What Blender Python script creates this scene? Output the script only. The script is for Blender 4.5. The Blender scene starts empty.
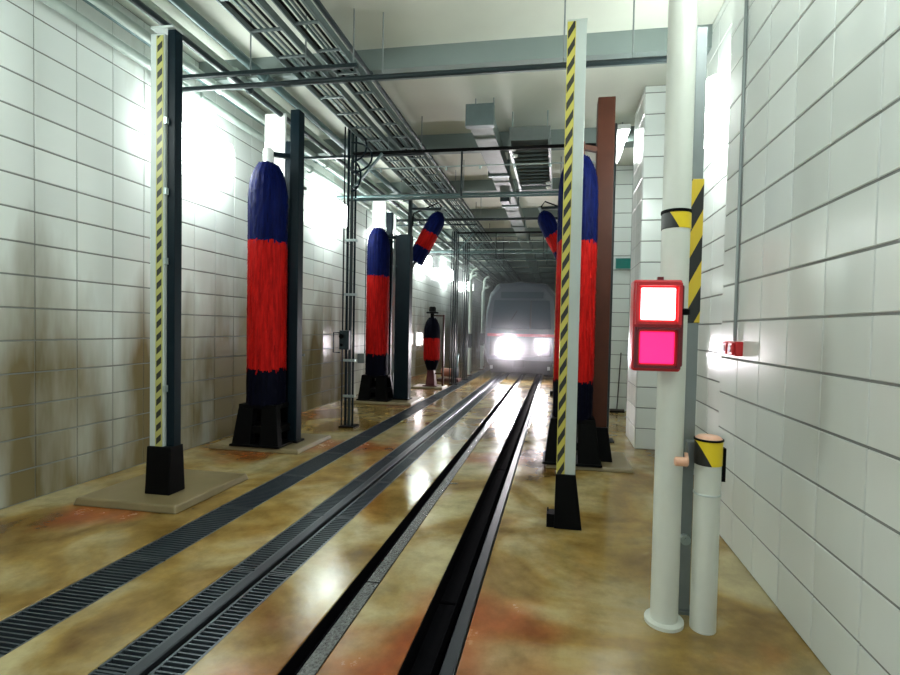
import bpy, bmesh, math, random
from mathutils import Matrix, Vector
random.seed(7)
PI = math.pi
scene = bpy.context.scene
COL = scene.collection

# ------------------------------------------------------------------ camera, world, exposure
cam_data = bpy.data.cameras.new('camera')
cam_data.sensor_width = 36.0
cam_data.lens = 19.2
cam_data.shift_x = -0.0341
cam_data.shift_y = 0.0039
cam_data.clip_start = 0.05
cam = bpy.data.objects.new('camera', cam_data)
COL.objects.link(cam)
yaw, pitch, roll = math.radians(9.0), math.radians(1.5), math.radians(1.2)
cam.matrix_world = (Matrix.Translation((0, 0, 1.7)) @ Matrix.Rotation(yaw, 4, 'Z')
                    @ Matrix.Rotation(PI / 2 - pitch, 4, 'X') @ Matrix.Rotation(roll, 4, 'Z'))
scene.camera = cam

world = bpy.data.worlds.new('world')
scene.world = world
world.use_nodes = True
wb = world.node_tree.nodes['Background']
wb.inputs[0].default_value = (0.86, 0.97, 1.0, 1)
wb.inputs[1].default_value = 0.55

scene.view_settings.view_transform = 'Standard'
scene.view_settings.look = 'None'
scene.view_settings.exposure = 0.62
scene.view_settings.gamma = 1.0
scene.view_settings.use_curve_mapping = False
scene.cycles.max_bounces = 8
scene.cycles.sample_clamp_indirect = 6.0
scene.cycles.volume_bounces = 1

LAMP = 17.5        # wall luminaires
HEAD = 250.0       # train headlamps

# ------------------------------------------------------------------ materials
MATS = {}
def new_mat(name):
    m = bpy.data.materials.new(name); m.use_nodes = True
    nt = m.node_tree
    MATS[name] = m
    return m, nt, nt.nodes['Principled BSDF']

def plain(name, col, rough=0.5, metal=0.0, var=0.12, scale=9.0, bump=0.0, spec=0.5):
    m, nt, b = new_mat(name)
    N, L = nt.nodes, nt.links
    tc = N.new('ShaderNodeTexCoord')
    n = N.new('ShaderNodeTexNoise'); n.inputs['Scale'].default_value = scale; n.inputs['Detail'].default_value = 4
    L.new(tc.outputs['Object'], n.inputs['Vector'])
    r = N.new('ShaderNodeMapRange')
    r.inputs['To Min'].default_value = 1 - var; r.inputs['To Max'].default_value = 1 + var
    L.new(n.outputs['Fac'], r.inputs['Value'])
    mx = N.new('ShaderNodeVectorMath'); mx.operation = 'SCALE'
    mx.inputs[0].default_value = col
    L.new(r.outputs['Result'], mx.inputs['Scale'])
    L.new(mx.outputs['Vector'], b.inputs['Base Color'])
    b.inputs['Roughness'].default_value = rough
    b.inputs['Metallic'].default_value = metal
    b.inputs['Specular IOR Level'].default_value = spec
    if bump:
        bp = N.new('ShaderNodeBump'); bp.inputs['Strength'].default_value = bump; bp.inputs['Distance'].default_value = 0.01
        L.new(n.outputs['Fac'], bp.inputs['Height']); L.new(bp.outputs['Normal'], b.inputs['Normal'])
    return m

def emit(name, col, strength):
    m, nt, b = new_mat(name)
    b.inputs['Base Color'].default_value = (*col, 1)
    b.inputs['Roughness'].default_value = 0.3
    b.inputs['Emission Color'].default_value = (*col, 1)
    b.inputs['Emission Strength'].default_value = strength
    return m

def hazard(name, period, slope, frac, axis='X', yellow=(0.62, 0.55, 0.05), limit=None, offset=0.0):
    """yellow and black warning stripes across a tape; coordinates of the tape itself"""
    m, nt, b = new_mat(name)
    N, L = nt.nodes, nt.links
    tc = N.new('ShaderNodeTexCoord'); sp = N.new('ShaderNodeSeparateXYZ')
    L.new(tc.outputs['Object'], sp.inputs[0])
    a = N.new('ShaderNodeMath'); a.operation = 'MULTIPLY'; a.inputs[1].default_value = slope
    L.new(sp.outputs[axis], a.inputs[0])
    s = N.new('ShaderNodeMath'); s.operation = 'ADD'; L.new(sp.outputs['Z'], s.inputs[0]); L.new(a.outputs[0], s.inputs[1])
    so = N.new('ShaderNodeMath'); so.operation = 'ADD'; so.inputs[1].default_value = offset; L.new(s.outputs[0], so.inputs[0]); s = so
    d = N.new('ShaderNodeMath'); d.operation = 'DIVIDE'; d.inputs[1].default_value = period; L.new(s.outputs[0], d.inputs[0])
    f = N.new('ShaderNodeMath'); f.operation = 'FRACT'; L.new(d.outputs[0], f.inputs[0])
    c = N.new('ShaderNodeMath'); c.operation = 'LESS_THAN'; c.inputs[1].default_value = frac; L.new(f.outputs[0], c.inputs[0])
    out = c.outputs[0]
    if limit:
        ab = N.new('ShaderNodeMath'); ab.operation = 'ABSOLUTE'; L.new(sp.outputs[axis], ab.inputs[0])
        lt = N.new('ShaderNodeMath'); lt.operation = 'LESS_THAN'; lt.inputs[1].default_value = limit; L.new(ab.outputs[0], lt.inputs[0])
        mu = N.new('ShaderNodeMath'); mu.operation = 'MULTIPLY'; L.new(out, mu.inputs[0]); L.new(lt.outputs[0], mu.inputs[1])
        out = mu.outputs[0]
    mix = N.new('ShaderNodeMix'); mix.data_type = 'RGBA'
    mix.inputs[6].default_value = (*yellow, 1); mix.inputs[7].default_value = (0.012, 0.014, 0.012, 1)
    L.new(out, mix.inputs[0]); L.new(mix.outputs[2], b.inputs['Base Color'])
    b.inputs['Roughness'].default_value = 0.4
    return m

def tile_material():
    m, nt, b = new_mat('glazed_tile')
    N, L = nt.nodes, nt.links
    g = N.new('ShaderNodeNewGeometry')
    mp = N.new('ShaderNodeMapping'); mp.inputs['Scale'].default_value = (1.2, 1.2, 0.22)
    L.new(g.outputs['Position'], mp.inputs['Vector'])
    n = N.new('ShaderNodeTexNoise'); n.inputs['Scale'].default_value = 1.3; n.inputs['Detail'].default_value = 5
    L.new(mp.outputs['Vector'], n.inputs['Vector'])
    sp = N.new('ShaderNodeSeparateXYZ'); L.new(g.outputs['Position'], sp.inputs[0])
    # dirt and rust-coloured washing residue, streaked, deepened lower down to paint in the light falloff (below about 2.6 m, left side only)
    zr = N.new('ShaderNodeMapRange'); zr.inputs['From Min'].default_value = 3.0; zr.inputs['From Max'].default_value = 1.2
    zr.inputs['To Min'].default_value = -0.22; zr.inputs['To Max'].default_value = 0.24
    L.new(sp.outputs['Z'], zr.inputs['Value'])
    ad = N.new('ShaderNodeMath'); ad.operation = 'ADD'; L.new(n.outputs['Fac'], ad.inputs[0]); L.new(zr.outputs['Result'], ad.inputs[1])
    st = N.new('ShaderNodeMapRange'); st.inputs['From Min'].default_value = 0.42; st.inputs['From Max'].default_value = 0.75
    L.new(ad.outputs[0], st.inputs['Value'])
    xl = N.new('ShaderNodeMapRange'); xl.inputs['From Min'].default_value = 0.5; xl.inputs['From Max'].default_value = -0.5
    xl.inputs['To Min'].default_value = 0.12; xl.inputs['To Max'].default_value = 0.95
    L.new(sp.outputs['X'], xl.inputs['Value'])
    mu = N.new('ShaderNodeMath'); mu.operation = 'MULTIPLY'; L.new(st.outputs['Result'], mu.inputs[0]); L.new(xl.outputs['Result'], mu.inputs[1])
    oi = N.new('ShaderNodeObjectInfo')
    vr = N.new('ShaderNodeMapRange'); vr.inputs['To Min'].default_value = 0.94; vr.inputs['To Max'].default_value = 1.03
    L.new(oi.outputs['Random'], vr.inputs['Value'])
    sc = N.new('ShaderNodeVectorMath'); sc.operation = 'SCALE'; sc.inputs[0].default_value = (0.78, 0.83, 0.80)
    L.new(vr.outputs['Result'], sc.inputs['Scale'])
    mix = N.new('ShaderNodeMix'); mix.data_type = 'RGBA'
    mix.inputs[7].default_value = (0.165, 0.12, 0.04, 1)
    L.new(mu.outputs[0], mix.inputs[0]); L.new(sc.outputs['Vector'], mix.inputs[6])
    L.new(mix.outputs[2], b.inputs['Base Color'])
    rr = N.new('ShaderNodeMapRange'); rr.inputs['To Min'].default_value = 0.10; rr.inputs['To Max'].default_value = 0.32
    L.new(n.outputs['Fac'], rr.inputs['Value']); L.new(rr.outputs['Result'], b.inputs['Roughness'])
    return m

def wet_concrete():
    m, nt, b = new_mat('wet_concrete')
    N, L = nt.nodes, nt.links
    g = N.new('ShaderNodeNewGeometry')
    n1 = N.new('ShaderNodeTexNoise'); n1.inputs['Scale'].default_value = 0.9; n1.inputs['Detail'].default_value = 7; n1.inputs['Distortion'].default_value = 0.8
    n2 = N.new('ShaderNodeTexNoise'); n2.inputs['Scale'].default_value = 0.55; n2.inputs['Detail'].default_value = 3
    n3 = N.new('ShaderNodeTexNoise'); n3.inputs['Scale'].default_value = 14; n3.inputs['Detail'].default_value = 4
    mp = N.new('ShaderNodeMapping'); mp.inputs['Location'].default_value = (3.1, 1.7, 5)
    L.new(g.outputs['Position'], n1.inputs['Vector']); L.new(g.outputs['Position'], mp.inputs['Vector'])
    L.new(mp.outputs['Vector'], n2.inputs['Vector']); L.new(g.outputs['Position'], n3.inputs['Vector'])
    cr = N.new('ShaderNodeValToRGB')
    e = cr.color_ramp.elements
    e[0].position = 0.34; e[0].color = (0.13, 0.065, 0.012, 1)
    e[1].position = 0.62; e[1].color = (0.46, 0.385, 0.20, 1)
    x = e.new(0.47); x.color = (0.31, 0.20, 0.055, 1)
    L.new(n1.outputs['Fac'], cr.inputs['Fac'])
    rs = N.new('ShaderNodeMapRange'); rs.inputs['From Min'].default_value = 0.58; rs.inputs['From Max'].default_value = 0.68
    rs.inputs['To Max'].default_value = 0.75
    L.new(n2.outputs['Fac'], rs.inputs['Value'])
    mix = N.new('ShaderNodeMix'); mix.data_type = 'RGBA'; mix.inputs[7].default_value = (0.34, 0.07, 0.015, 1)
    L.new(rs.outputs['Result'], mix.inputs[0]); L.new(cr.outputs['Color'], mix.inputs[6])
    gr = N.new('ShaderNodeMix'); gr.data_type = 'RGBA'; gr.blend_type = 'MULTIPLY'; gr.inputs[0].default_value = 0.35
    n4 = N.new('ShaderNodeTexNoise'); n4.inputs['Scale'].default_value = 3.2; n4.inputs['Detail'].default_value = 9; n4.inputs['Roughness'].default_value = 0.7
    L.new(g.outputs['Position'], n4.inputs['Vector'])
    gm_ = N.new('ShaderNodeMapRange'); gm_.inputs['From Min'].default_value = 0.35; gm_.inputs['From Max'].default_value = 0.62; gm_.inputs['To Min'].default_value = 0.40; gm_.inputs['To Max'].default_value = 1.08
    L.new(n4.outputs['Fac'], gm_.inputs['Value'])
    gr.inputs[0].default_value = 0.6
    L.new(mix.outputs[2], gr.inputs[6]); L.new(gm_.outputs['Result'], gr.inputs[7])
    L.new(gr.outputs[2], b.inputs['Base Color'])
    rr = N.new('ShaderNodeMapRange'); rr.inputs['From Min'].default_value = 0.35; rr.inputs['From Max'].default_value = 0.65
    rr.inputs['To Min'].default_value = 0.06; rr.inputs['To Max'].default_value = 0.28
    rm_ = N.new('ShaderNodeMath'); rm_.operation = 'MULTIPLY_ADD'; rm_.inputs[1].default_value = 0.45; 
    L.new(n4.outputs['Fac'], rm_.inputs[0])
    rn_ = N.new('ShaderNodeMath'); rn_.operation = 'MULTIPLY'; rn_.inputs[1].default_value = 0.55; L.new(n2.outputs['Fac'], rn_.inputs[0]); L.new(rn_.outputs[0], rm_.inputs[2])
    L.new(rm_.outputs[0], rr.inputs['Value']); L.new(rr.outputs['Result'], b.inputs['Roughness'])
    bp = N.new('ShaderNodeBump'); bp.inputs['Strength'].default_value = 0.12; bp.inputs['Distance'].default_value = 0.01
    L.new(n3.outputs['Fac'], bp.inputs['Height']); L.new(bp.outputs['Normal'], b.inputs['Normal'])
    return m

def bristle(name, col):
    m, nt, b = new_mat(name)
    N, L = nt.nodes, nt.links
    tc = N.new('ShaderNodeTexCoord')
    mp = N.new('ShaderNodeMapping'); mp.inputs['Scale'].default_value = (22, 22, 2.2)
    L.new(tc.outputs['Object'], mp.inputs['Vector'])
    n = N.new('ShaderNodeTexNoise'); n.inputs['Scale'].default_value = 1.6; n.inputs['Detail'].default_value = 3
    L.new(mp.outputs['Vector'], n.inputs['Vector'])
    r = N.new('ShaderNodeMapRange'); r.inputs['From Min'].default_value = 0.25; r.inputs['From Max'].default_value = 0.75
    r.inputs['To Min'].default_value = 0.45; r.inputs['To Max'].default_value = 1.35
    L.new(n.outputs['Fac'], r.inputs['Value'])
    s = N.new('ShaderNodeVectorMath'); s.operation = 'SCALE'; s.inputs[0].default_value = col
    L.new(r.outputs['Result'], s.inputs['Scale']); L.new(s.outputs['Vector'], b.inputs['Base Color'])
    b.inputs['Roughness'].default_value = 0.6
    b.inputs['Specular IOR Level'].default_value = 0.06
    return m

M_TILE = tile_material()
M_FLOOR = wet_concrete()
M_GROUT = plain('dark_grout', (0.20, 0.21, 0.20), 0.8)
M_CEIL = plain('ceiling_paint', (0.66, 0.68, 0.60), 0.7, var=0.08, scale=2)
M_BEAM = plain('beam_paint', (0.20, 0.245, 0.235), 0.6, var=0.1, scale=2)
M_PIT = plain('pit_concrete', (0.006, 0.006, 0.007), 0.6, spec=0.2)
M_PLINTH = plain('plinth_concrete', (0.20, 0.155, 0.075), 0.35, var=0.25, scale=4, bump=0.2)
M_BLACK = plain('black_paint', (0.002, 0.0022, 0.0025), 0.5, spec=0.08)
M_NAVYST = plain('dark_teal_paint', (0.003, 0.010, 0.015), 0.45, spec=0.12)
M_DGREY = plain('dark_grey_paint', (0.016, 0.027, 0.03), 0.4, spec=0.3)
M_GREY = plain('light_grey_profile', (0.50, 0.56, 0.53), 0.4, var=0.06)
M_MGREY = plain('mid_grey_steel', (0.22, 0.25, 0.25), 0.4, metal=0.3)
M_GALV = plain('galvanised_steel', (0.42, 0.50, 0.49), 0.38, metal=0.55, var=0.2)
M_TEALPIPE = plain('teal_grey_pipe', (0.09, 0.15, 0.15), 0.4, metal=0.3)
M_TRAY = plain('tray_steel', (0.13, 0.17, 0.17), 0.45, metal=0.4, var=0.2)
M_DUCT = plain('duct_paint', (0.17, 0.21, 0.195), 0.5, var=0.15)
M_PALEPIPE = plain('pale_green_grey_pipe', (0.45, 0.53, 0.49), 0.35, var=0.15)
M_WHITE = plain('white_panel', (0.82, 0.85, 0.83), 0.35, var=0.05)
M_CREAM = plain('cream_pole_paint', (0.66, 0.69, 0.62), 0.35, var=0.05)
M_BROWN = plain('rust_brown_paint', (0.060, 0.017, 0.008), 0.45, var=0.3, scale=5, spec=0.25)
M_RAIL = plain('rail_steel', (0.045, 0.052, 0.06), 0.38, metal=0.6)
M_GRATE = plain('grating_steel', (0.06, 0.075, 0.088), 0.35, metal=0.4, var=0.3)
M_RUBBER = plain('rubber', (0.003, 0.003, 0.004), 0.9, spec=0.03)
M_GRIT = plain('gritty_steel_edge', (0.10, 0.105, 0.10), 0.25, metal=0.3, var=0.95, scale=60, bump=0.7)
M_REDBOX = plain('red_plastic', (0.55, 0.02, 0.025), 0.35, var=0.05)
M_DRED = plain('dark_red_plastic', (0.13, 0.004, 0.008), 0.4)
M_PEACH = plain('peach_plastic', (0.75, 0.42, 0.28), 0.4)
M_TEAL = plain('teal_sign', (0.01, 0.20, 0.17), 0.4)
M_YELL = plain('yellow_paint', (0.75, 0.55, 0.02), 0.4)
M_ORANGE = plain('rusty_orange_casting', (0.35, 0.10, 0.04), 0.4, var=0.3)
M_NAVY = bristle('navy_bristle', (0.002, 0.006, 0.062))
M_NAVYD = bristle('dark_navy_bristle', (0.0015, 0.002, 0.009))
M_RED = bristle('red_bristle', (0.46, 0.008, 0.006))
M_TRAIN = plain('train_grey_paint', (0.09, 0.105, 0.13), 0.3, var=0.05)
M_TRAINW = plain('train_white_paint', (0.55, 0.57, 0.60), 0.3, var=0.05)
M_TRAINR = plain('train_red_stripe', (0.45, 0.05, 0.08), 0.35)
M_GLASS = plain('windscreen_glass', (0.05, 0.075, 0.10), 0.06, var=0.05)
M_UNDER = plain('train_underframe', (0.03, 0.03, 0.035), 0.5)
M_WOOD = plain('broom_handle', (0.05, 0.04, 0.035), 0.5)
M_LAMP = emit('lamp_diffuser', (0.93, 1.0, 0.97), LAMP)
M_GLARE = emit('glare_box_glow', (1.0, 0.86, 0.88), 14)  # glow of the added box that stands in for a glare
M_HEAD = emit('headlamp_lens', (1.0, 0.93, 0.97), HEAD)
M_SIGA = emit('signal_lens_hot', (1.0, 0.50, 0.52), 4.5)
M_SIGB = emit('signal_lens_magenta', (1.0, 0.012, 0.13), 1.25)
M_HAZ_L = hazard('hazard_tape_narrow', 0.122, -0.9, 0.5, yellow=(0.42, 0.41, 0.12), limit=0.026)
M_HAZ_R = hazard('hazard_tape_wide', 0.150, -1.7, 0.48, yellow=(0.56, 0.50, 0.09), limit=0.030)
M_HAZ_P = hazard('hazard_post', 0.30, -2.0, 0.5, yellow=(0.72, 0.52, 0.03))
M_HAZ_B = hazard('hazard_band', 0.60, 1.8, 0.5, yellow=(0.80, 0.60, 0.01), offset=0.30)

# ------------------------------------------------------------------ mesh helpers
class MB:
    def __init__(s): s.v = []; s.f = []
    def add(s, vs, fs):
        o = len(s.v); s.v += [tuple(p) for p in vs]; s.f += [tuple(i + o for i in q) for q in fs]; return s
    def box(s, x0, x1, y0, y1, z0, z1):
        return s.add([(x0, y0, z0), (x1, y0, z0), (x1, y1, z0), (x0, y1, z0), (x0, y0, z1), (x1, y0, z1), (x1, y1, z1), (x0, y1, z1)],
                     [(0, 3, 2, 1), (4, 5, 6, 7), (0, 1, 5, 4), (1, 2, 6, 5), (2, 3, 7, 6), (3, 0, 4, 7)])
    def cbox(s, c, d): return s.box(c[0] - d[0] / 2, c[0] + d[0] / 2, c[1] - d[1] / 2, c[1] + d[1] / 2, c[2] - d[2] / 2, c[2] + d[2] / 2)
    def taper(s, z0, z1, b, t):
        """b, t: (x0,x1,y0,y1) at bottom and top"""
        return s.add([(b[0], b[2], z0), (b[1], b[2], z0), (b[1], b[3], z0), (b[0], b[3], z0), (t[0], t[2], z1), (t[1], t[2], z1), (t[1], t[3], z1), (t[0], t[3], z1)],
                     [(0, 3, 2, 1), (4, 5, 6, 7), (0, 1, 5, 4), (1, 2, 6, 5), (2, 3, 7, 6), (3, 0, 4, 7)])
    def bar(s, p0, p1, w, h=None):
        h = h or w
        p0, p1 = Vector(p0), Vector(p1); d = (p1 - p0).normalized()
        a = d.cross(Vector((0, 0, 1)))
        if a.length < 1e-4: a = Vector((1, 0, 0))
        a.normalize(); c = a.cross(d)
        vs = [p + a * (i * w / 2) + c * (j * h / 2) for p in (p0, p1) for i, j in ((-1, -1), (1, -1), (1, 1), (-1, 1))]
        return s.add(vs, [(0, 1, 2, 3), (7, 6, 5, 4), (0, 4, 5, 1), (1, 5, 6, 2), (2, 6, 7, 3), (3, 7, 4, 0)])
    def tube(s, pts, r, n=10, closed_ends=True):
        pts = [Vector(p) for p in pts]; rings = []; prev = None
        for i, p in enumerate(pts):
            d = (pts[min(i + 1, len(pts) - 1)] - pts[max(i - 1, 0)]).normalized()
            if prev is None:
                a = d.cross(Vector((0, 0, 1)))
                if a.length < 1e-3: a = Vector((1, 0, 0))
            else:
                a = prev - d * prev.dot(d)
            a.normalize(); prev = a; c = d.cross(a)
            rings.append([p + (a * math.cos(2 * PI * k / n) + c * math.sin(2 * PI * k / n)) * r for k in range(n)])
        vs = [q for R in rings for q in R]; fs = []
        for i in range(len(rings) - 1):
            for k in range(n):
                a0, b0 = i * n + k, i * n + (k + 1) % n
                fs.append((a0, b0, b0 + n, a0 + n))
        if closed_ends: fs += [tuple(range(n))[::-1], tuple(range((len(rings) - 1) * n, len(rings) * n))]
        return s.add(vs, fs)
    def lathe(s, prof, n=24, c=(0, 0, 0)):
        vs = []; fs = []
        for r, z in prof:
            for k in range(n):
                vs.append((c[0] + r * math.cos(2 * PI * k / n), c[1] + r * math.sin(2 * PI * k / n), c[2] + z))
        for i in range(len(prof) - 1):
            for k in range(n):
                fs.append((i * n + k, i * n + (k + 1) % n, (i + 1) * n + (k + 1) % n, (i + 1) * n + k))
        fs += [tuple(range(n))[::-1], tuple(range((len(prof) - 1) * n, len(prof) * n))]
        return s.add(vs, fs)
    def mesh(s, name, mat=None, smooth=False):
        me = bpy.data.meshes.new(name); me.from_pydata(s.v, [], s.f); me.validate()
        bm = bmesh.new(); bm.from_mesh(me); bmesh.ops.recalc_face_normals(bm, faces=bm.faces[:]); bm.to_mesh(me); bm.free()
        if mat: me.materials.append(mat)
        if smooth:
            for p in me.polygons: p.use_smooth = True
        return me
    def build(s, name, mat, parent=None, loc=(0, 0, 0), smooth=False, bevel=0.0):
        o = bpy.data.objects.new(name, s.mesh(name, mat, smooth)); COL.objects.link(o)
        o.location = loc
        if parent: o.parent = parent
        if bevel:
            bv = o.modifiers.new('bevel', 'BEVEL'); bv.width = bevel; bv.segments = 2; bv.limit_method = 'ANGLE'
        if smooth:
            try: o.data.set_sharp_from_angle(angle=math.radians(40))
            except Exception: pass
        return o

def inst(name, me, parent=None, loc=(0, 0, 0), rot=(0, 0, 0)):
    o = bpy.data.objects.new(name, me); COL.objects.link(o)
    o.location = loc; o.rotation_euler = rot
    if parent: o.parent = parent
    return o
def tag(o, label=None, cat=None, group=None, kind=None):
    if label: o['label'] = label
    if cat: o['category'] = cat
    if group: o['group'] = group
    if kind: o['kind'] = kind
    return o
def thing(name, label, cat, loc=(0, 0, 0), group=None, rz=0):
    o = bpy.data.objects.new(name, None); COL.objects.link(o)
    o.empty_display_size = 0.2
    o.location = loc; o.rotation_euler = (0, 0, rz)
    return tag(o, label, cat, group)
def copy_tree(o, parent=None):
    c = o.copy(); COL.objects.link(c); c.parent = parent
    for ch in [k for k in o.children]: copy_tree(ch, c)
    return c

# ------------------------------------------------------------------ setting
Y0, Y1 = -3.0, 36.0
XL, XR, XR2, XR3 = -4.85, 1.40, 1.66, 1.10
ZC = 5.2

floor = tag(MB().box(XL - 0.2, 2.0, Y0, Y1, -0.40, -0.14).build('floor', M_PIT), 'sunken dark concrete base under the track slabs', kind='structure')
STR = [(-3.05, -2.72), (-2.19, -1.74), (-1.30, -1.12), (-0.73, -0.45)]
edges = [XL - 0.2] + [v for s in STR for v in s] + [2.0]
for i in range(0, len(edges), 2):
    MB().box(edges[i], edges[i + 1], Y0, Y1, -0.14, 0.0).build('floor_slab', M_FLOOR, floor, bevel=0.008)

ceiling = tag(MB().box(XL - 0.2, 2.0, Y0, Y1, ZC, ZC + 0.2).build('ceiling', M_CEIL), 'pale painted concrete ceiling with cross beams', kind='structure')
beam_me = MB().box(XL, 1.9, -0.14, 0.14, 0, 0.26).mesh('ceiling_beam', M_BEAM)
for k in range(13):
    inst('ceiling_beam', beam_me, ceiling, (0, 0.6 + k * 2.7, ZC - 0.26))

# --- tiled walls: backing + tiles of 0.40 x 0.30 m standing 6 mm proud of dark joints
TW, TH, GAP, GAPX = 0.40, 0.30, 0.013, 0.006
def tile_mesh(w, h):
    a, b, c, t = (w - GAPX) / 2, (h - GAP) / 2, 0.004, 0.007
    v = [(-a, 0, -b), (a, 0, -b), (a, 0, b), (-a, 0, b), (-a + c, -t, -b + c), (a - c, -t, -b + c), (a - c, -t, b - c), (-a + c, -t, b - c)]
    f = [(4, 5, 6, 7), (0, 1, 5, 4), (1, 2, 6, 5), (2, 3, 7, 6), (3, 0, 4, 7)]
    return v, f
_tm = {}
def tile_data(w, h):
    k = (round(w, 3), round(h, 3))
    if k not in _tm:
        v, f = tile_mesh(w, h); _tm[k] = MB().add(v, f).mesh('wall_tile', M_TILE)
    return _tm[k]
def tile_run(parent, p0, p1, near, far, z0=0.0, z1=ZC):
    """tiles along p0->p1 (xy); faces look to the left of the run turned by -90 deg (local -Y). near..far: run distance built as single tiles"""
    p0, p1 = Vector((*p0, 0)), Vector((*p1, 0)); d = p1 - p0; Ln = d.length; d.normalize()
    ang = math.atan2(d.y, d.x)
    rest = MB()
    nx = int(math.ceil(Ln / TW - 1e-6)); nz = int(math.ceil((z1 - z0) / TH - 1e-6)); cnt = 0
    for i in range(nx):
        w = min(TW, Ln - i * TW)
        if w < 0.04: continue
        for j in range(nz):
            h = min(TH, z1 - z0 - j * TH)
            if h < 0.04: continue
            c = p0 + d * (i * TW + w / 2) + Vector((0, 0, z0 + j * TH + h / 2))
            if near <= i * TW + w / 2 <= far and cnt < 300:
                inst('wall_tile', tile_data(w, h), parent, c, (0, 0, ang)); cnt += 1
            else:
                v, f = tile_mesh(w, h); R = Matrix.Rotation(ang, 3, 'Z')
                rest.add([R @ Vector(q) + c for q in v], f)
    if rest.v:
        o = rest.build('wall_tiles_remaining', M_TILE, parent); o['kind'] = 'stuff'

wl = tag(MB().box(XL - 0.2, XL, Y0, Y1, 0, ZC).build('wall_left', M_GROUT), 'long white tiled left wall with brown washing residue and painted-in shade low down', kind='structure')
tile_run(wl, (XL, Y0), (XL, Y1), 5.6, 12.45)       # ang=90deg: local -Y faces +X
wr = tag(MB().box(XR, 2.0, Y0, 4.40, 0, ZC).box(XR2, 2.0, 4.40, 7.20, 0, ZC).box(1.16, 2.0, 7.20, 8.10, 0, ZC)
         .box(XR2, 2.0, 8.10, 10.55, 0, ZC).box(XR3, 2.0, 10.55, Y1, 0, ZC).build('wall_right', M_GROUT),
         'white tiled right wall stepping in and out in pilasters', kind='structure')
tile_run(wr, (XR, 4.40), (XR, Y0), 0, 2.4)
tile_run(wr, (XR2, 7.20), (XR2, 4.40), 0, 9)
tile_run(wr, (1.16, 7.20), (XR2, 7.20), 0, 9)
tile_run(wr, (1.16, 8.10), (1.16, 7.20), 9, 9)
tile_run(wr, (XR2, 10.55), (XR2, 8.10), 9, 9)
tile_run(wr, (XR3, 10.55), (XR2, 10.55), 0, 9)
tile_run(wr, (XR3, Y1), (XR3, 10.55), 99, 99)
we = tag(MB().box(XL - 0.2, 2.0, Y1, Y1 + 0.2, 0, ZC).build('wall_end', M_BEAM), 'plain grey far end wall of the wash hall', kind='structure')

# --- concrete plinths under the machines
def plinth(x0, x1, y0, y1, h, label):
    b = MB().taper(0, h, (x0, x1, y0, y1), (x0 + .02, x1 - .02, y0 + .02, y1 - .02))
    return tag(b.build('concrete_plinth', M_PLINTH, bevel=0.015), label, 'plinth', 'concrete machine plinths')
plinth(-4.35, -3.28, 3.72, 4.75, 0.07, 'low concrete plinth under the striped post beside the left wall')
plinth(-4.62, -3.30, 5.78, 6.75, 0.06, 'low concrete plinth under the nearest left brush')
plinth(-4.62, -3.05, 9.90, 10.95, 0.06, 'low concrete plinth under the second left brush')
plinth(-3.95, -3.05, 12.75, 13.45, 0.06, 'low concrete plinth under the short brush')
plinth(-0.10, 0.96, 5.92, 6.80, 0.05, 'low concrete plinth under the right brush and brown column')

# ------------------------------------------------------------------ track: rails, gratings, slot
def rail(x, label):
    prof = [(-.07, -.14), (.07, -.14), (.07, -.125), (.012, -.105), (.012, -.035), (.036, -.028), (.036, -.004), (.028, .002), (-.028, .002), (-.036, -.004), (-.036, -.028), (-.012, -.035), (-.012, -.105), (-.07, -.125)]
    n = len(prof); v = [(x + a, y, z) for y in (Y0, Y1 - 0.2) for a, z in prof]
    f = [tuple(range(n)), tuple(range(n, 2 * n))] + [(i, (i + 1) % n, n + (i + 1) % n, n + i) for i in range(n)]
    tag(MB().add(v, f).build('track_rail', M_RAIL), label, 'rail', 'running rails')
rail(-1.985, 'steel running rail set in the blue-grey strip left of the centre slot')
rail(-0.495, 'steel running rail at the right edge of the wide black groove')

def grate_mesh(w, l, name):
    m = MB()
    for s in (-1, 1): m.box(s * w / 2 - .008, s * w / 2 + .008, 0, l - .012, -.03, 0)
    m.box(-w / 2, w / 2, 0, .012, -.03, 0); m.box(-w / 2, w / 2, l - .024, l - .012, -.03, 0)
    n = int(l / 0.034)
    for k in range(1, n): m.box(-w / 2, w / 2, k * l / n - .006, k * l / n + .004, -.028, -.001)
    m.box(-w / 2 + .01, w / 2 - .01, 0, l - .012, -.034, -.028)
    return m.mesh(name, M_GRATE)
t = thing('drain_grating', 'dark steel drain grating strip nearest the left wall', 'drain grating', ((STR[0][0] + STR[0][1]) / 2, 0, -0.004))
gm = grate_mesh(0.315, 1.0, 'grate_panel')
for k in range(-2, 33): inst('grate_panel', gm, t, (0, k, 0))
t = thing('rail_grating', 'blue-grey steel grating strip flanking the left running rail', 'drain grating', (-1.985, 0, -0.006))
gm2 = grate_mesh(0.155, 1.0, 'grate_panel')
for k in range(-2, 33):
    inst('grate_panel', gm2, t, (-0.122, k, 0)); inst('grate_panel', gm2, t, (0.158, k, 0))
t = thing('slot_edging', 'gritty steel edging along the narrow black centre slot', 'drain slot', (-1.12, 0, 0))
for k in range(-1, 11):
    MB().taper(-.09, .004, (-.095, -.002, k * 3, k * 3 + 2.985), (-.085, -.002, k * 3, k * 3 + 2.985)).build('edge_angle', M_GRIT, t)
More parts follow.
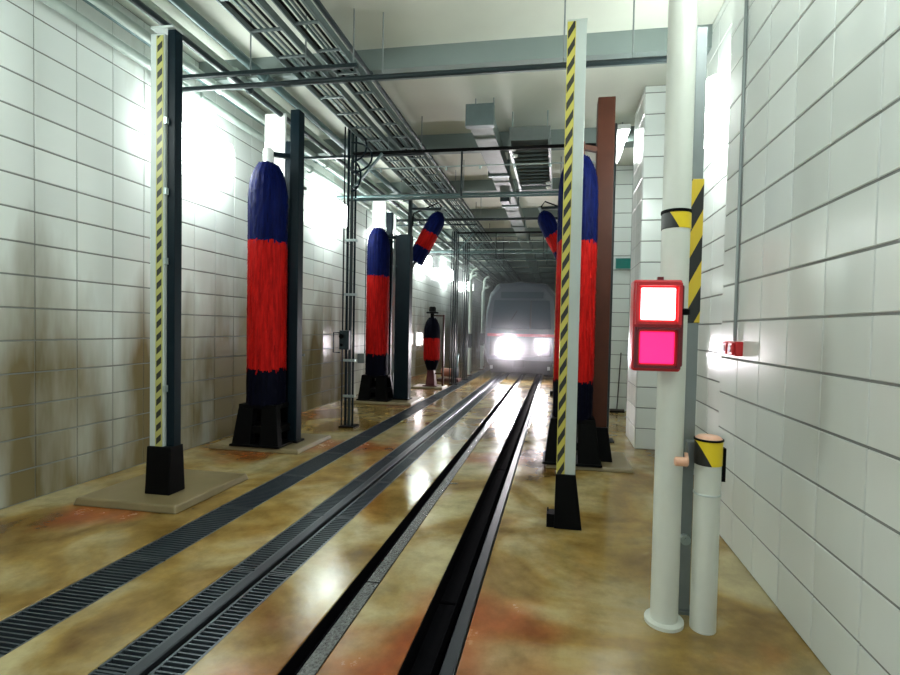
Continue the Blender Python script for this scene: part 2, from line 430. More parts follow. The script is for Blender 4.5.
def liner(x0, x1, name, label):
    t = thing(name, label, 'channel', ((x0 + x1) / 2, Y0, -.14), 'steel channels lining the floor grooves')
    w = (x1 - x0) / 2
    MB().box(-w, -w + .006, 0, Y1 - Y0 - .3, 0, .139).build('side_plate', M_RUBBER, t)
    MB().box(w - .006, w, 0, Y1 - Y0 - .3, 0, .139).build('side_plate', M_RUBBER, t)
    MB().box(-w, w, 0, Y1 - Y0 - .3, 0, .004).build('bottom_plate', M_RUBBER, t)
liner(-1.299, -1.216, 'slot_channel', 'black steel channel inside the narrow centre slot')
liner(-0.729, -0.57, 'groove_channel', 'black steel channel inside the wide groove by the right rail')
t = thing('rubber_groove_seal', 'black rubber lining in the wide groove beside the right rail', 'groove lining', (-0.64, 0, -.139))
for k in range(-1, 11): MB().box(-.070, .070, k * 3, k * 3 + 2.98, .01, .06).build('rubber_panel', M_RUBBER, t, bevel=0.01)

# ------------------------------------------------------------------ luminaires
def wall_lamp(y, z, side, x, label, w=0.9, h=0.5):
    s = 1 if side == 'L' else -1
    t = thing('wall_luminaire', label, 'light fixture', (x, y, z), 'wall luminaires')
    g = .16
    MB().box(min(.008 * s, .05 * s), max(.008 * s, .05 * s), -.12, .12, -.12, .12).build('back_plate', M_GALV, t, bevel=.01)
    MB().tube([(.05 * s, 0, 0), (g * s, 0, 0)], .03, 12).build('stem', M_GALV, t)
    x0, x1 = sorted((g * s, (g + .20) * s))
    MB().box(x0, x1, -w / 2, w / 2, -h / 2, h / 2).build('opal_diffuser', M_LAMP, t, bevel=.095)
wall_lamp(2.3, 3.95, 'L', XL, 'bright luminaire on the left wall, left of the striped post')
wall_lamp(-1.2, 3.95, 'L', XL, 'added unseen luminaire on the left wall behind the camera')  # added out of view to brighten the near right wall and foreground floor
wall_lamp(5.72, 3.95, 'L', XL, 'bright luminaire on the left wall between striped post and nearest brush')
wall_lamp(9.45, 4.05, 'L', XL, 'bright luminaire on the left wall between nearest brush and pipe stand')
wall_lamp(12.9, 4.15, 'L', XL, 'bright luminaire on the left wall above the second left brush')
wall_lamp(16.4, 4.0, 'L', XL, 'luminaire on the left wall behind the tilted left brush')
wall_lamp(20.0, 3.95, 'L', XL, 'distant luminaire high on the left wall, second farthest')
wall_lamp(25.0, 3.88, 'L', XL, 'distant luminaire high on the left wall, farthest of the row')
wall_lamp(5.15, 3.85, 'R', XR2, 'luminaire on the recessed right wall behind the signal pole')
wall_lamp(1.9, 4.3, 'R', XR, 'luminaire on the near right wall above the call box')
t = thing('batten_luminaire', 'white batten luminaire under the ceiling above the brown column', 'light fixture', (1.0, 8.9, 4.93))
MB().box(-.10, .10, -.75, .75, .06, .14).build('housing', M_WHITE, t)
MB().box(-.07, .07, -.72, .72, .0, .06).build('diffuser', M_LAMP, t, bevel=0.02)
mm = MB()
for y in (-.5, .5): mm.tube([(0, y, .14), (0, y, .27)], .008)
mm.build('hanger', M_MGREY, t)
t = thing('glare_box', 'small pinkish-white glowing box standing in for glare low on the left wall by the short brush', 'light fixture', (XL, 16.3, 1.28))  # added glowing box in place of a pinkish glare
MB().box(0.01, .08, -.30, .30, -.24, .24).build('housing', M_WHITE, t, bevel=0.02)
MB().box(.08, .14, -.25, .25, -.19, .19).build('diffuser', M_GLARE, t, bevel=0.03)

# ------------------------------------------------------------------ wash brushes
def bristle_mesh(name, z0, z1, rfun, mat, blades, seed, seg=40):
    rnd = random.Random(seed)
    m = MB(); n = max(3, int((z1 - z0) / 0.05)); vs = []; fs = []
    for i in range(n + 1):
        z = z0 + (z1 - z0) * i / n
        for k in range(seg):
            r = rfun(z) * (0.965 + 0.018 * math.sin(k * 2.4 + 0.7 * math.sin(z * 5 + k)) + rnd.uniform(-.008, .008))
            a = 2 * PI * k / seg
            vs.append((r * math.cos(a), r * math.sin(a), z + (rnd.uniform(-.02, .02) if i in (0, n) else 0)))
    for i in range(n):
        for k in range(seg):
            fs.append((i * seg + k, i * seg + (k + 1) % seg, (i + 1) * seg + (k + 1) % seg, (i + 1) * seg + k))
    fs += [tuple(range(seg))[::-1], tuple(range(n * seg, (n + 1) * seg))]
    m.add(vs, fs)
    for _ in range(blades):
        z = rnd.uniform(z0 + 0.02, z1); a = rnd.uniform(0, 2 * PI); r0 = rfun(z) * .95
        zt = z - rnd.uniform(.04, .10); r1 = rfun(max(z0, min(z1, zt))) * rnd.uniform(.975, 1.025); da = .016 / max(.1, r0) * .5
        m.add([(r0 * math.cos(a - da), r0 * math.sin(a - da), z), (r0 * math.cos(a + da), r0 * math.sin(a + da), z),
               (r1 * math.cos(a + da * .6), r1 * math.sin(a + da * .6), zt), (r1 * math.cos(a - da * .6), r1 * math.sin(a - da * .6), zt)], [(0, 1, 2, 3)])
    return m.mesh(name, mat)
ZB = (0.56, 1.04, 2.76, 3.80)
def rbig(z):
    R = 0.256
    if z > 3.25:
        q = min(1, (z - 3.25) / 0.60); return max(.05, R * math.sqrt(max(0, 1 - q ** 2.6 * .93)))
    return R
B_LOW = bristle_mesh('lower_bristles', ZB[0], ZB[1], rbig, M_NAVYD, 420, 1)
B_MID = bristle_mesh('middle_bristles', ZB[1] - .01, ZB[2], rbig, M_RED, 1500, 2)
B_TOP = bristle_mesh('upper_bristles', ZB[2] - .01, ZB[3], rbig, M_NAVY, 800, 3)

def brush_unit(loc, label, col_dx, col_w, col_d, col_top, col_mat, guard=True, foot=False):
    t = thing('wash_brush', label, 'wash brush', loc, 'tall vertical wash brushes')
    inst('lower_bristles', B_LOW, t); inst('middle_bristles', B_MID, t); inst('upper_bristles', B_TOP, t)
    MB().tube([(0, 0, .42), (0, 0, min(col_top - .06, 3.95))], .04, 14).build('spindle', M_MGREY, t, smooth=True)
    # flared pedestal: four splayed legs with cross members, open in the middle
    m = MB(); zt = .56
    for sx in (-1, 1):
        for sy in (-1, 1):
            b = (sx * .34, sx * .07, sy * .26, sy * .16); tt = (sx * .27, sx * .06, sy * .20, sy * .10)
            m.taper(0, zt, (min(b[:2]), max(b[:2]), min(b[2:]), max(b[2:])), (min(tt[:2]), max(tt[:2]), min(tt[2:]), max(tt[2:])))
    m.box(-.27, .27, -.21, .21, zt - .06, zt); m.box(-.30, .30, -.22, .22, .18, .27); m.box(-.36, .36, -.28, .28, 0, .03)
    m.build('pedestal', M_BLACK, t, bevel=.006)
    MB().lathe([(.16, .56), (.16, .58), (.10, .60), (.10, .64)], 20).build('lower_bearing', M_BLACK, t, smooth=True)
    c = MB().box(col_dx - col_w / 2, col_dx + col_w / 2, .10, .10 + col_d, 0, col_top).build('column', col_mat, t, bevel=.008)
    MB().box(col_dx - col_w / 2 - .03, col_dx + col_w / 2 + .03, .07, .13 + col_d, 0, .025).build('foot_plate', M_BLACK, c)
    if foot:
        MB().taper(0, .42, (col_dx - .20, col_dx + .18, .0, .40), (col_dx - .14, col_dx + .12, .06, .36)).build('column_foot', M_BLACK, t, bevel=.008)
    ztop = min(col_top - .06, 3.95)
    MB().bar((0, .0, ztop), (col_dx, .10 + col_d / 2, ztop), .06, .06).build('support_arm', col_mat, t)
    MB().lathe([(.05, ztop - .14), (.07, ztop - .10), (.07, ztop + .05), (.03, ztop + .08)], 18).build('upper_bearing', M_WHITE if guard else col_mat, t, smooth=True)
    if guard:
        MB().box(-.30, .02, .36, .40, .55, 4.66).build('guard_panel', M_WHITE, t, bevel=.004)
        MB().box(.21, .27, .36, .40, .55, 4.2).build('guard_strip', M_WHITE, t, bevel=.004)
        MB().box(.04, .19, .34, .42, 0, 4.25).build('rear_column', M_NAVYST, t, bevel=.004)
        for p, q in (((-.2, .38, 0), (-.2, .38, .6)), ((.24, .38, 0), (.24, .38, .6)), ((-.3, .42, 1.2), (col_dx, .42, 1.2)), ((-.3, .42, 3.6), (col_dx, .42, 3.6))):
            MB().bar(p, q, .035).build('guard_stay', M_MGREY, t)
    return t
brush_unit((-3.93, 6.05, .06), 'tall navy and red wash brush on the left, nearest the camera', .32, .135, .14, 4.58, M_NAVYST)
brush_unit((-3.97, 10.25, .06), 'tall navy and red wash brush on the left, behind the pipe stand', .53, .34, .22, 3.70, M_NAVYST)
brush_unit((0.22, 6.18, .05), 'tall navy and red wash brush on the right with a brown column', .33, .215, .20, 4.6, M_BROWN, guard=False, foot=True)

# short skirt brush with a flanged motor on top
def rsmall(z):
    if z > 1.45:
        q = min(1, (z - 1.45) / .47); return max(.05, .235 * math.sqrt(max(0, 1 - q ** 2.2 * .9)))
    if z < .76: return .235 - (.76 - z) * .35
    return .235
t = thing('short_wash_brush', 'short navy and red wash brush with wide flat cap, past the second left brush', 'wash brush', (-3.45, 13.06, .06))
inst('upper_bristles', bristle_mesh('upper_bristles', 1.34, 1.90, rsmall, M_NAVYD, 200, 11, 28), t)
inst('middle_bristles', bristle_mesh('middle_bristles', .74, 1.35, rsmall, M_RED, 260, 12, 28), t)
inst('lower_bristles', bristle_mesh('lower_bristles', .46, .75, rsmall, M_NAVYD, 120, 13, 28), t)
MB().tube([(0, 0, .3), (0, 0, 2.06)], .055, 12).build('spindle', M_BLACK, t, smooth=True)
MB().lathe([(.17, 2.03), (.17, 2.07), (.10, 2.09), (.095, 2.19), (.07, 2.22)], 20).build('motor_cap', M_BLACK, t, smooth=True)
MB().taper(.03, .46, (-.13, .13, -.13, .13), (-.09, .09, -.09, .09)).box(-.20, .20, -.18, .18, 0, .03).build('pedestal', plain('maroon_paint', (.09, .015, .02), .4), t)
m = MB(); m.bar((.30, .12, 0), (.30, .12, 2.0), .05); m.bar((.30, .12, 1.97), (0, 0, 1.97), .04); m.bar((.30, .12, .35), (0, 0, .35), .04)
m.build('column', M_BROWN, t)

# tilted roof-edge brushes
def tilted_brush(top, bot, R, label, cuts, cols, support):
    top, bot = Vector(top), Vector(bot); d = top - bot; Ln = d.length
    t = thing('tilted_wash_brush', label, 'wash brush', bot, 'tilted roof-edge brushes')
    q = Vector((0, 0, 1)).rotation_difference(d.normalized())
    def rf(z):
        e = .30
        if z > Ln - e: return max(.05, R * math.sqrt(max(0, 1 - ((z - Ln + e) / e) ** 2.2 * .92)))
        return R
    z = 0
    for k, (c, mt) in enumerate(zip(cuts, cols)):
        o = inst(('lower_bristles', 'middle_bristles', 'upper_bristles')[k], bristle_mesh('tilted_bristles', z * Ln, c * Ln, rf, mt, 260, 20 + k, 32), t)
        o.rotation_mode = 'QUATERNION'; o.rotation_quaternion = q; z = c
    u = d.normalized()
    MB().tube([-u * .18, u * (Ln + .14)], .04, 12).build('spindle', M_MGREY, t, smooth=True)
    a = Vector(support) - bot
    m = MB(); m.bar(-u * .14, (a.x, a.y, -u.z * .14), .06); m.bar(u * (Ln + .1), (a.x, a.y, u.z * (Ln + .1)), .06)
    m.bar((a.x, a.y, -u.z * .2 - .1), (a.x, a.y, ZC - .258 - bot.z), .08)
    m.build('carrier_arm', M_DGREY, t)
    m = MB(); m.tube([u * (Ln + .1), u * (Ln + .12) + Vector((-.12 if d.x > 0 else .12, 0, .14)), Vector((a.x * .45, a.y * .5, Ln * .80 + .1)), Vector((a.x * .85, a.y * .8, Ln * .40)), Vector((a.x, a.y, .1))], .018, 8)
    m.build('hose', M_BLACK, t, smooth=True)
tilted_brush((-2.88, 11.5, 4.50), (-3.50, 11.5, 3.32), .215, 'tilted navy and red brush hanging beside the second left brush', (.30, .60, 1.0), (M_NAVY, M_RED, M_NAVY), (-3.62, 11.42, 3.2))
tilted_brush((-0.42, 11.5, 4.48), (0.20, 11.5, 3.30), .215, 'tilted navy and red brush hanging behind the right striped post', (.26, .55, 1.0), (M_NAVY, M_RED, M_NAVY), (.40, 11.42, 3.2))

# ------------------------------------------------------------------ striped posts
t = thing('striped_post', 'grey post with narrow hazard tape on a dark column by the left wall', 'post', (-3.67, 4.05, .07))
MB().box(-.13, .02, -.06, .06, .42, 4.3).build('profile', M_GREY, t, bevel=.006)
MB().box(-.036, .036, -.003, .0, .44, 4.28).build('hazard_tape', M_HAZ_L, t, (-.028, -.062, 0))
MB().box(.022, .105, -.03, .06, .4, 4.35).build('dark_column', M_NAVYST, t, bevel=.006)
MB().taper(0, .45, (-.145, .118, -.10, .10), (-.14, .112, -.08, .08)).build('base', M_BLACK, t, bevel=.008)
m = MB()
for z in (1.0, 2.2, 2.85, 3.5): m.cbox((.03, -.05, z), (.03, .03, .06))
m.build('clamp', M_GALV, t)
MB().box(-.13, .105, -.06, .06, 4.35, 4.37).build('cap', M_GREY, t)
MB().box(-.138, -.150, -.02, .02, .45, 4.3).build('edge_strip', M_WHITE, t)

def right_post(loc, label, h):
    t = thing('hazard_post', label, 'post', loc, 'right-hand hazard posts')
    MB().box(-.005, .085, -.05, .05, .42, h).build('profile', M_GREY, t, bevel=.005)
    MB().box(-.035, .035, -.05, .045, .42, h).build('hazard_tape', M_HAZ_R, t, (-.040, 0, 0))
    MB().taper(0, .46, (-.085, .150, -.10, .10), (-.08, .09, -.07, .07)).build('foot', M_BLACK, t, bevel=.006)
    MB().box(-.15, -.08, -.08, .05, 0, .115).box(-.145, -.135, -.02, 0, .115, .15).build('foot_lug', M_BLACK, t, bevel=.004)
    MB().box(-.078, .088, -.052, .052, h, h + .015).build('cap', M_GREY, t)
    return t
right_post((.10, 4.22, 0), 'grey post with black and yellow hazard tape standing right of the track, nearest', 4.3)
right_post((.01, 12.6, 0), 'distant grey hazard post just right of the train', 3.2)

# ------------------------------------------------------------------ signal pole group on the right
t = thing('signal_pole', 'thick cream round pole with hazard band, carrying the red signal', 'pole', (.662, 2.92, 0))
MB().tube([(0, 0, .02), (0, 0, 3.6)], .077, 28).build('pole_tube', M_CREAM, t, smooth=True)
MB().lathe([(.11, 0), (.11, .02), (.08, .025)], 28).build('base_flange', M_CREAM, t)
MB().lathe([(.079, 0), (.081, .002), (.081, .088), (.079, .09)], 28).build('hazard_band', M_HAZ_B, t, (0, 0, 2.29), smooth=True)
MB().lathe([(.078, 0), (.085, .001), (.085, .016), (.078, .018)], 28).build('band_rim', M_BLACK, t, (0, 0, 2.38))
MB().lathe([(.077, 0), (.068, .04), (.035, .065), (.01, .07)], 28).build('cap', M_CREAM, t, (0, 0, 3.6), smooth=True)

t = thing('traffic_signal', 'red two-lamp traffic signal box on the cream pole', 'traffic signal', (.528, 2.68, 1.735))
MB().box(-.125, .125, 0, .12, -.245, .245).build('housing', M_REDBOX, t, bevel=.012)
for z, mt in ((.115, M_SIGA), (-.118, M_SIGB)):
    f = MB()
    for s in (-1, 1): f.box(s * .108 - .009, s * .108 + .009, -.03, 0, z - .11, z + .11)
    f.box(-.108, .108, -.045, 0, z + .095, z + .108); f.box(-.108, .108, -.02, 0, z - .108, z - .095)
    fr = f.build('visor', M_DRED if z < 0 else M_REDBOX, t)
    MB().box(-.088, .088, -.012, .0, z - .085, z + .085).build('lens', mt, t, bevel=.02)
MB().box(.10, .14, .02, .11, -.22, .22).build('side_cover', M_DRED, t, bevel=.01)
MB().lathe([(.035, 0), (.035, .03), (.02, .035)], 14).build('hinge_knob', M_BLACK, t, (.142, .05, .06))
MB().box(-.05, .15, .12, .16, -.18, -.14).box(-.05, .15, .12, .16, .14, .18).build('bracket', M_MGREY, t)
MB().box(.0, .03, .02, .05, .245, .262).build('lifting_eye', M_DRED, t)

t = thing('grey_sensor_post', 'square grey post with large hazard chevrons behind the cream pole', 'post', (.80, 3.06, 0))
MB().box(-.032, .032, -.032, .032, .02, 3.5).build('post_tube', M_MGREY, t, bevel=.004)
MB().box(-.05, .05, -.05, .05, 0, .02).build('base_plate', M_MGREY, t)
MB().box(-.036, .036, -.042, .036, 0, .85).build('hazard_sleeve', M_HAZ_P, t, (0, 0, 1.76), bevel=.004)
MB().tube([(-.01, -.032, .46), (-.01, -.065, .46)], .03, 14).tube([(-.01, -.065, .46), (-.01, -.075, .46)], .014, 10).build('clamp_bolt', M_GALV, t)
MB().box(-.025, .03, -.10, -.032, .90, 1.06).build('sensor_bracket', M_MGREY, t, bevel=.004)
t = thing('proximity_sensor', 'peach-coloured sensor head clamped in front of the cream pole', 'sensor', (.70, 2.79, .985))
MB().lathe([(.02, -.035), (.026, -.03), (.026, .03), (.02, .035)], 16).build('sensor_head', M_PEACH, t, smooth=True).rotation_euler = (0, PI / 2, 0)
MB().bar((.03, 0, 0), (.07, .18, 0), .02).build('sensor_arm', M_PEACH, t)

t = thing('bollard', 'short cream bollard with yellow and black hazard collar beside the right wall', 'bollard', (.872, 2.90, 0))
MB().tube([(0, 0, 0), (0, 0, .955)], .071, 28).build('body', M_CREAM, t, smooth=True)
MB().lathe([(.073, 0), (.075, .002), (.075, .135), (.073, .137)], 28).build('hazard_collar', M_HAZ_B, t, (0, 0, .953), smooth=True)
MB().lathe([(.078, 0), (.080, .002), (.080, .010), (.074, .012)], 28).build('collar_rim', M_BLACK, t, (0, 0, 1.09), smooth=True)
MB().lathe([(.074, 0), (.06, .014), (.02, .020), (.01, .020)], 28).build('cap', M_PEACH, t, (0, 0, 1.10), smooth=True)
MB().lathe([(.072, 0), (.0745, .002), (.0745, .010), (.072, .012)], 28).build('ring', M_GREY, t, (0, 0, .78))
MB().box(.072, .09, -.02, .02, .86, 1.05).build('hook', M_BLACK, t)

t = thing('call_box', 'small red alarm call box on the near right wall', 'alarm box', (XR - .007, 4.02, 1.585))
MB().box(-.055, 0, -.13, .13, -.055, .055).build('backing', M_REDBOX, t, bevel=.006)
for y in (-.065, .065):
    f = MB().box(-.075, -.055, y - .05, y + .05, -.045, .045).build('button_frame', M_REDBOX, t, bevel=.004)
    MB().box(-.079, -.075, y - .028, y + .028, -.025, .025).build('button', M_DRED, f)
t = tag(MB().tube([(XR - .025, 4.02, 1.645), (XR - .025, 4.02, 5.19)], .014, 10).build('wall_conduit', M_MGREY, smooth=True), 'thin grey conduit rising from the red call box', 'conduit')

t = thing('exit_sign', 'small teal green sign on the right cross wall above the brown column', 'sign', (1.375, 10.54, 3.13))
MB().box(-.20, .20, -.06, 0, -.12, .12).build('sign_box', M_GALV, t, bevel=.006)
MB().box(-.185, .185, -.066, -.06, -.105, .105).build('sign_face', M_TEAL, t)

t = thing('broom', 'dark long-handled broom leaning on the right cross wall', 'broom', (1.28, 10.36, 0))
MB().tube([(0, 0, .05), (.07, .13, 1.25)], .013, 10).build('handle', M_WOOD, t, smooth=True)
MB().box(-.15, .15, -.035, .035, .035, .07).build('head', M_WOOD, t)
MB().taper(0, .036, (-.16, .16, -.045, .045), (-.145, .145, -.03, .03)).build('broom_bristles', M_BLACK, t)

# ------------------------------------------------------------------ spray arches
def spray_arch(loc, label, detailed, xr=.86):
    t = thing('spray_arch', label, 'spray arch', loc, 'pipe spray arches')
    n = 10
    for dx, r, mt in ((-.135, .012, M_NAVYST), (-.065, .022, M_NAVYST), (0, .028, M_DGREY), (.06, .018, M_NAVYST)):
        MB().tube([(dx, 0, .02), (dx, 0, 5.0 if detailed else 4.6)], r, n).build('riser_pipe', mt, t, smooth=True)
    MB().box(-.13, .13, -.12, .12, 0, .025).build('foot_plate', M_BLACK, t)
    R = xr - loc[0]
    MB().tube([(R, 0, .02), (R, 0, 4.85)], .028, n).build('riser_pipe', M_DGREY, t, smooth=True)
    MB().box(R - .1, R + .1, -.12, .12, 0, .025).build('foot_plate', M_BLACK, t)
    MB().tube([(0, 0, 4.55), (R, 0, 4.55)], .027, n).build('top_pipe', M_BLACK, t, smooth=True)
    MB().tube([(0, 0, 3.80), (R, 0, 3.80)] if detailed else [(0, 0, 3.95), (R, 0, 3.95)], .018, n).build('lower_pipe', M_TEALPIPE, t, smooth=True)
    MB().tube([(0, 0, 4.29), (R, 0, 4.29)], .012, n).build('spray_pipe', M_GALV, t, smooth=True)
    m = MB()
    for k in range(6): m.lathe([(.012, -.05), (.02, -.03), (.02, 0)], 8, (.5 + k * .55, 0, 4.28))
    m.build('nozzle', M_GALV, t)
    for x in (1.85,) if detailed else (1.2, 2.6):
        MB().tube([(x, 0, 3.80), (x, 0, 4.55)], .016, n).build('tie_pipe', M_DGREY, t, smooth=True)
    MB().bar((.02, 0, 3.98), (.52, 0, 4.54), .05, .03).build('brace', M_TEALPIPE, t)
    if detailed:
        b = MB().box(-.15, .02, -.10, -.02, 1.30, 1.62).build('valve_box', M_DGREY, t, bevel=.01)
        MB().tube([(-.10, -.10, 1.52), (-.10, -.13, 1.52)], .04, 14).tube([(-.10, -.10, 1.38), (-.10, -.12, 1.38)], .025, 12).build('gauge', M_BLACK, b)
        MB().tube([(-.15, -.05, 1.58), (-.27, -.05, 1.58), (-.27, -.05, 1.25), (-.15, -.05, 1.25)], .012, 8).build('bypass_pipe', M_NAVYST, t, smooth=True)
        for z in (.5, 1.1, 2.2, 3.1): MB().box(-.10, .10, -.035, .035, z, z + .04).build('pipe_clamp', M_GALV, t)
        for k, (a, z) in enumerate(((.14, 4.42), (.30, 4.72), (.22, 4.9))):
            pts = [(a * math.sin(u) * 1.2, -.05, z - .5 + .25 * (1 - math.cos(u))) for u in [i * PI / 10 for i in range(11)]]
            MB().tube(pts, .016, 8).build('hose', M_NAVYST, t, smooth=True)
    return t
spray_arch((-3.42, 7.6, 0), 'dark pipe spray arch with valve box, nearest, spanning the track', True, .80)
spray_arch((-3.05, 14.2, 0), 'slim pipe spray arch just beyond the short brush', False)
spray_arch((-2.98, 15.6, 0), 'slim pipe spray arch directly in front of the train', False)

t = thing('pump_set', 'low rusty orange pump on the floor by the far spray arches', 'pump', (-3.35, 14.9, 0))
MB().box(-.35, .35, -.25, .25, 0, .10).build('base_frame', M_BROWN, t, bevel=.01)
MB().tube([(-.25, 0, .28), (.12, 0, .28)], .13, 18).build('motor', M_ORANGE, t, smooth=True)
MB().lathe([(.17, -.06), (.17, .06), (.06, .08)], 18).build('pump_casing', M_NAVYST, t, (.22, 0, .28)).rotation_euler = (0, PI / 2, 0)
MB().tube([(.25, 0, .40), (.25, 0, .75), (.25, .2, .85)], .035, 10).build('outlet_pipe', M_TEALPIPE, t, smooth=True)
for k, (x, y, h, lab) in enumerate(((-3.10, 17.0, 3.6, 'nearest'), (-3.30, 18.3, 4.0, 'second'), (-3.05, 19.6, 3.4, 'third'), (-3.25, 21.2, 4.0, 'fourth'), (-3.05, 23.0, 3.6, 'farthest'))):
    t = thing('spray_standpipe', 'pale slim standpipe between left wall and train, %s of the row' % lab, 'standpipe', (x, y, 0), 'pale standpipes beside the train')
    MB().tube([(0, 0, .02), (0, 0, h - .2), (.06, 0, h - .06), (.22, 0, h)], .055, 10).build('riser', M_PALEPIPE, t, smooth=True)
    MB().box(-.12, .12, -.12, .12, 0, .03).build('foot_plate', M_BROWN, t)
    MB().box(-.08, .08, -.09, -.05, 1.0, 1.5).build('control_box', M_DGREY, t)
for x, y, lab in ((-4.70, 7.55, 'between nearest brush and pipe stand'), (-4.70, 11.3, 'beside the second left brush')):
    t = thing('cable_drop', 'thin dark conduit running down the left wall ' + lab, 'conduit', (x, y, 0))
    MB().tube([(0, 0, 1.0), (0, 0, 4.55)], .012, 8).build('conduit_run', M_DGREY, t, smooth=True)
    MB().box(-.14, .03, -.10, .10, .78, 1.02).build('isolator_box', M_MGREY, t, bevel=.01)
# ------------------------------------------------------------------ services under the ceiling
def long_pipe(x, z, r, mat, y0, y1, label):
    t = thing('ceiling_pipe', label, 'pipe', (x, y0, z), 'pipes along the upper left wall')
    MB().tube([(0, 0, 0), (0, y1 - y0, 0)], r, 12).build('pipe_run', mat, t, smooth=True)
    m = MB().tube([(0, -.02, 0), (0, .02, 0)], r * 1.35, 12)
    fl = m.mesh('coupling', mat, True)
    k = 1.6
    while k < min(y1 - y0, 22): inst('coupling', fl, t, (0, k, 0)); k += 2.9
for i, (x, z, r, mt, lb) in enumerate([
    (-4.72, 4.66, .055, M_PALEPIPE, 'lowest pale pipe along the top of the left wall'),
    (-4.60, 4.83, .040, M_TEALPIPE, 'dark teal pipe second lowest along the top of the left wall'),
    (-4.40, 4.74, .050, M_PALEPIPE, 'pale pipe just off the top of the left wall'),
    (-4.20, 4.90, .075, M_PALEPIPE, 'thick pale pipe under the ceiling left of the trays'),
    (-3.98, 4.70, .035, M_DGREY, 'thin dark pipe under the ceiling above the left brushes'),
    (-3.78, 4.86, .055, M_TEALPIPE, 'teal pipe under the ceiling beside the wide cable tray'),
    (-2.35, 4.80, .028, M_DGREY, 'thin dark pipe between the cable trays and the duct')]):
    long_pipe(x, z, r, mt, 1.2, 33.5, lb)

def cable_tray(x, z, w, label):
    t = thing('cable_tray', label, 'cable tray', (x, 1.0, z), 'ladder cable trays')
    L_ = 32.0
    for s in (-1, 1): MB().box(s * w / 2 - .008, s * w / 2 + .008, 0, L_, -.04, .05).build('side_rail', M_TRAY, t)
    rm = MB().box(-w / 2, w / 2, -.015, .015, -.03, -.01).mesh('rung', M_TRAY)
    for k in range(64): inst('rung', rm, t, (0, .25 + k * .5, 0))
    rnd = random.Random(int(abs(x) * 100))
    for k in range(5):
        dx = -w / 2 + .04 + k * (w - .08) / 4
        MB().tube([(dx + rnd.uniform(-.015, .015), i * 2.0, .005 + rnd.uniform(0, .012)) for i in range(17)], .016, 6).build('cable', (M_BLACK, M_TEALPIPE, M_TRAY)[k % 3], t, smooth=True)
cable_tray(-3.12, 4.84, .38, 'wide ladder cable tray under the ceiling left of the track')
cable_tray(-2.66, 4.88, .30, 'narrow ladder cable tray under the ceiling next to the track')

hang = thing('hanger_frame', 'galvanised strut hanger carrying pipes and trays under the ceiling', 'hanger', (0, 2.4, 0), 'strut hangers under the ceiling')
MB().box(-4.83, -2.25, -.022, .022, 4.56, 4.60).build('strut', M_DGREY, hang)
for x in (-4.50, -3.55, -2.87, -2.30): MB().tube([(x, 0, 4.55), (x, 0, ZC)], .009, 6).build('rod', M_MGREY, hang)
for k in range(1, 9):
    c = copy_tree(hang); c.location = (0, 2.4 + 2.7 * k, 0)
    c['label'] = 'dark strut hanger under the left ceiling, %s from the camera' % ('second', 'third', 'fourth', 'fifth', 'sixth', 'seventh', 'eighth', 'ninth')[k - 1]
hang['label'] = 'dark strut hanger under the left ceiling, nearest the camera'

t = thing('ventilation_duct', 'long green-grey duct with flanges hanging over the track', 'duct', (-1.17, 6.9, 4.64))
seg = MB().box(-.165, .165, 0, 2.3, 0, .24).mesh('duct_section', M_DUCT)
fl = MB().box(-.205, .205, -.05, .05, -.035, .275).mesh('flange', M_TRAY)
for k in range(10):
    inst('duct_section', seg if k == 0 else seg, t, (0, k * 2.3, 0)); inst('flange', fl, t, (0, k * 2.3, 0))
rod = MB().tube([(0, 0, .24), (0, 0, ZC - 4.64)], .01, 6).mesh('rod', M_MGREY)
for k in range(9):
    for s in (-1, 1): inst('rod', rod, t, (s * .14, .4 + k * 2.3, 0))
t = thing('junction_box', 'dark junction box under the ceiling duct', 'junction box', (-1.17, 10.4, 4.42))
MB().box(-.10, .10, -.15, .15, 0, .18).build('box', M_DGREY, t, bevel=.01)
MB().tube([(0, .15, .1), (0, .5, .14), (0, .8, .20)], .012, 8).build('lead', M_BLACK, t, smooth=True)

t = thing('air_unit', 'grey slatted overhead air unit hanging right of the duct', 'air unit', (-.51, 7.75, 4.62))
MB().box(-.33, .33, 0, 2.5, .10, .32).build('casing', M_MGREY, t, bevel=.01)
sl = MB().box(-.31, .31, -.055, .055, -.012, .012).mesh('slat', M_TRAY)
for k in range(12):
    inst('slat', sl, t, (0, .16 + k * .2, .06), (math.radians(24), 0, 0))
for s in (-1, 1): MB().box(s * .32 - .02, s * .32 + .02, 0, 2.5, 0, .12).build('frame_rail', M_MGREY, t)
for y in (.05, 2.45):
    for x in (-.28, .28): MB().tube([(x, y, .32), (x, y, .575)], .012, 8).build('hanger_rod', M_GALV, t)
for x, y in ((-.27, .12), (-.27, .42), (.27, 2.0), (.27, 2.3)):
    MB().lathe([(.06, 0), (.05, -.03), (.02, -.04)], 14).build('clip', M_WHITE, t, (x, y, .02), smooth=True)

cross = [(5.2, 4.49, .03, M_DGREY, 'dark pipe crossing under the ceiling ahead of the nearest beam'),
         (9.9, 4.49, .028, M_TEALPIPE, 'teal pipe crossing under the ceiling behind the air unit'),
         (12.2, 4.49, .035, M_DGREY, 'dark pipe crossing under the ceiling over the tilted brushes'),
         (17.3, 4.49, .05, M_TEALPIPE, 'teal pipe crossing under the ceiling over the train front')]
for y, z, r, mt, lb in cross:
    t = thing('cross_pipe', lb, 'pipe', (0, y, z), 'pipes crossing under the ceiling')
    MB().tube([(-4.80, 0, 0), (1.05, 0, 0)], r, 10).build('pipe_run', mt, t, smooth=True)
    for x in (-2.0, .0, .7): MB().tube([(x, 0, 0), (x, 0, ZC - z)], .009, 6).build('rod', M_MGREY, t)

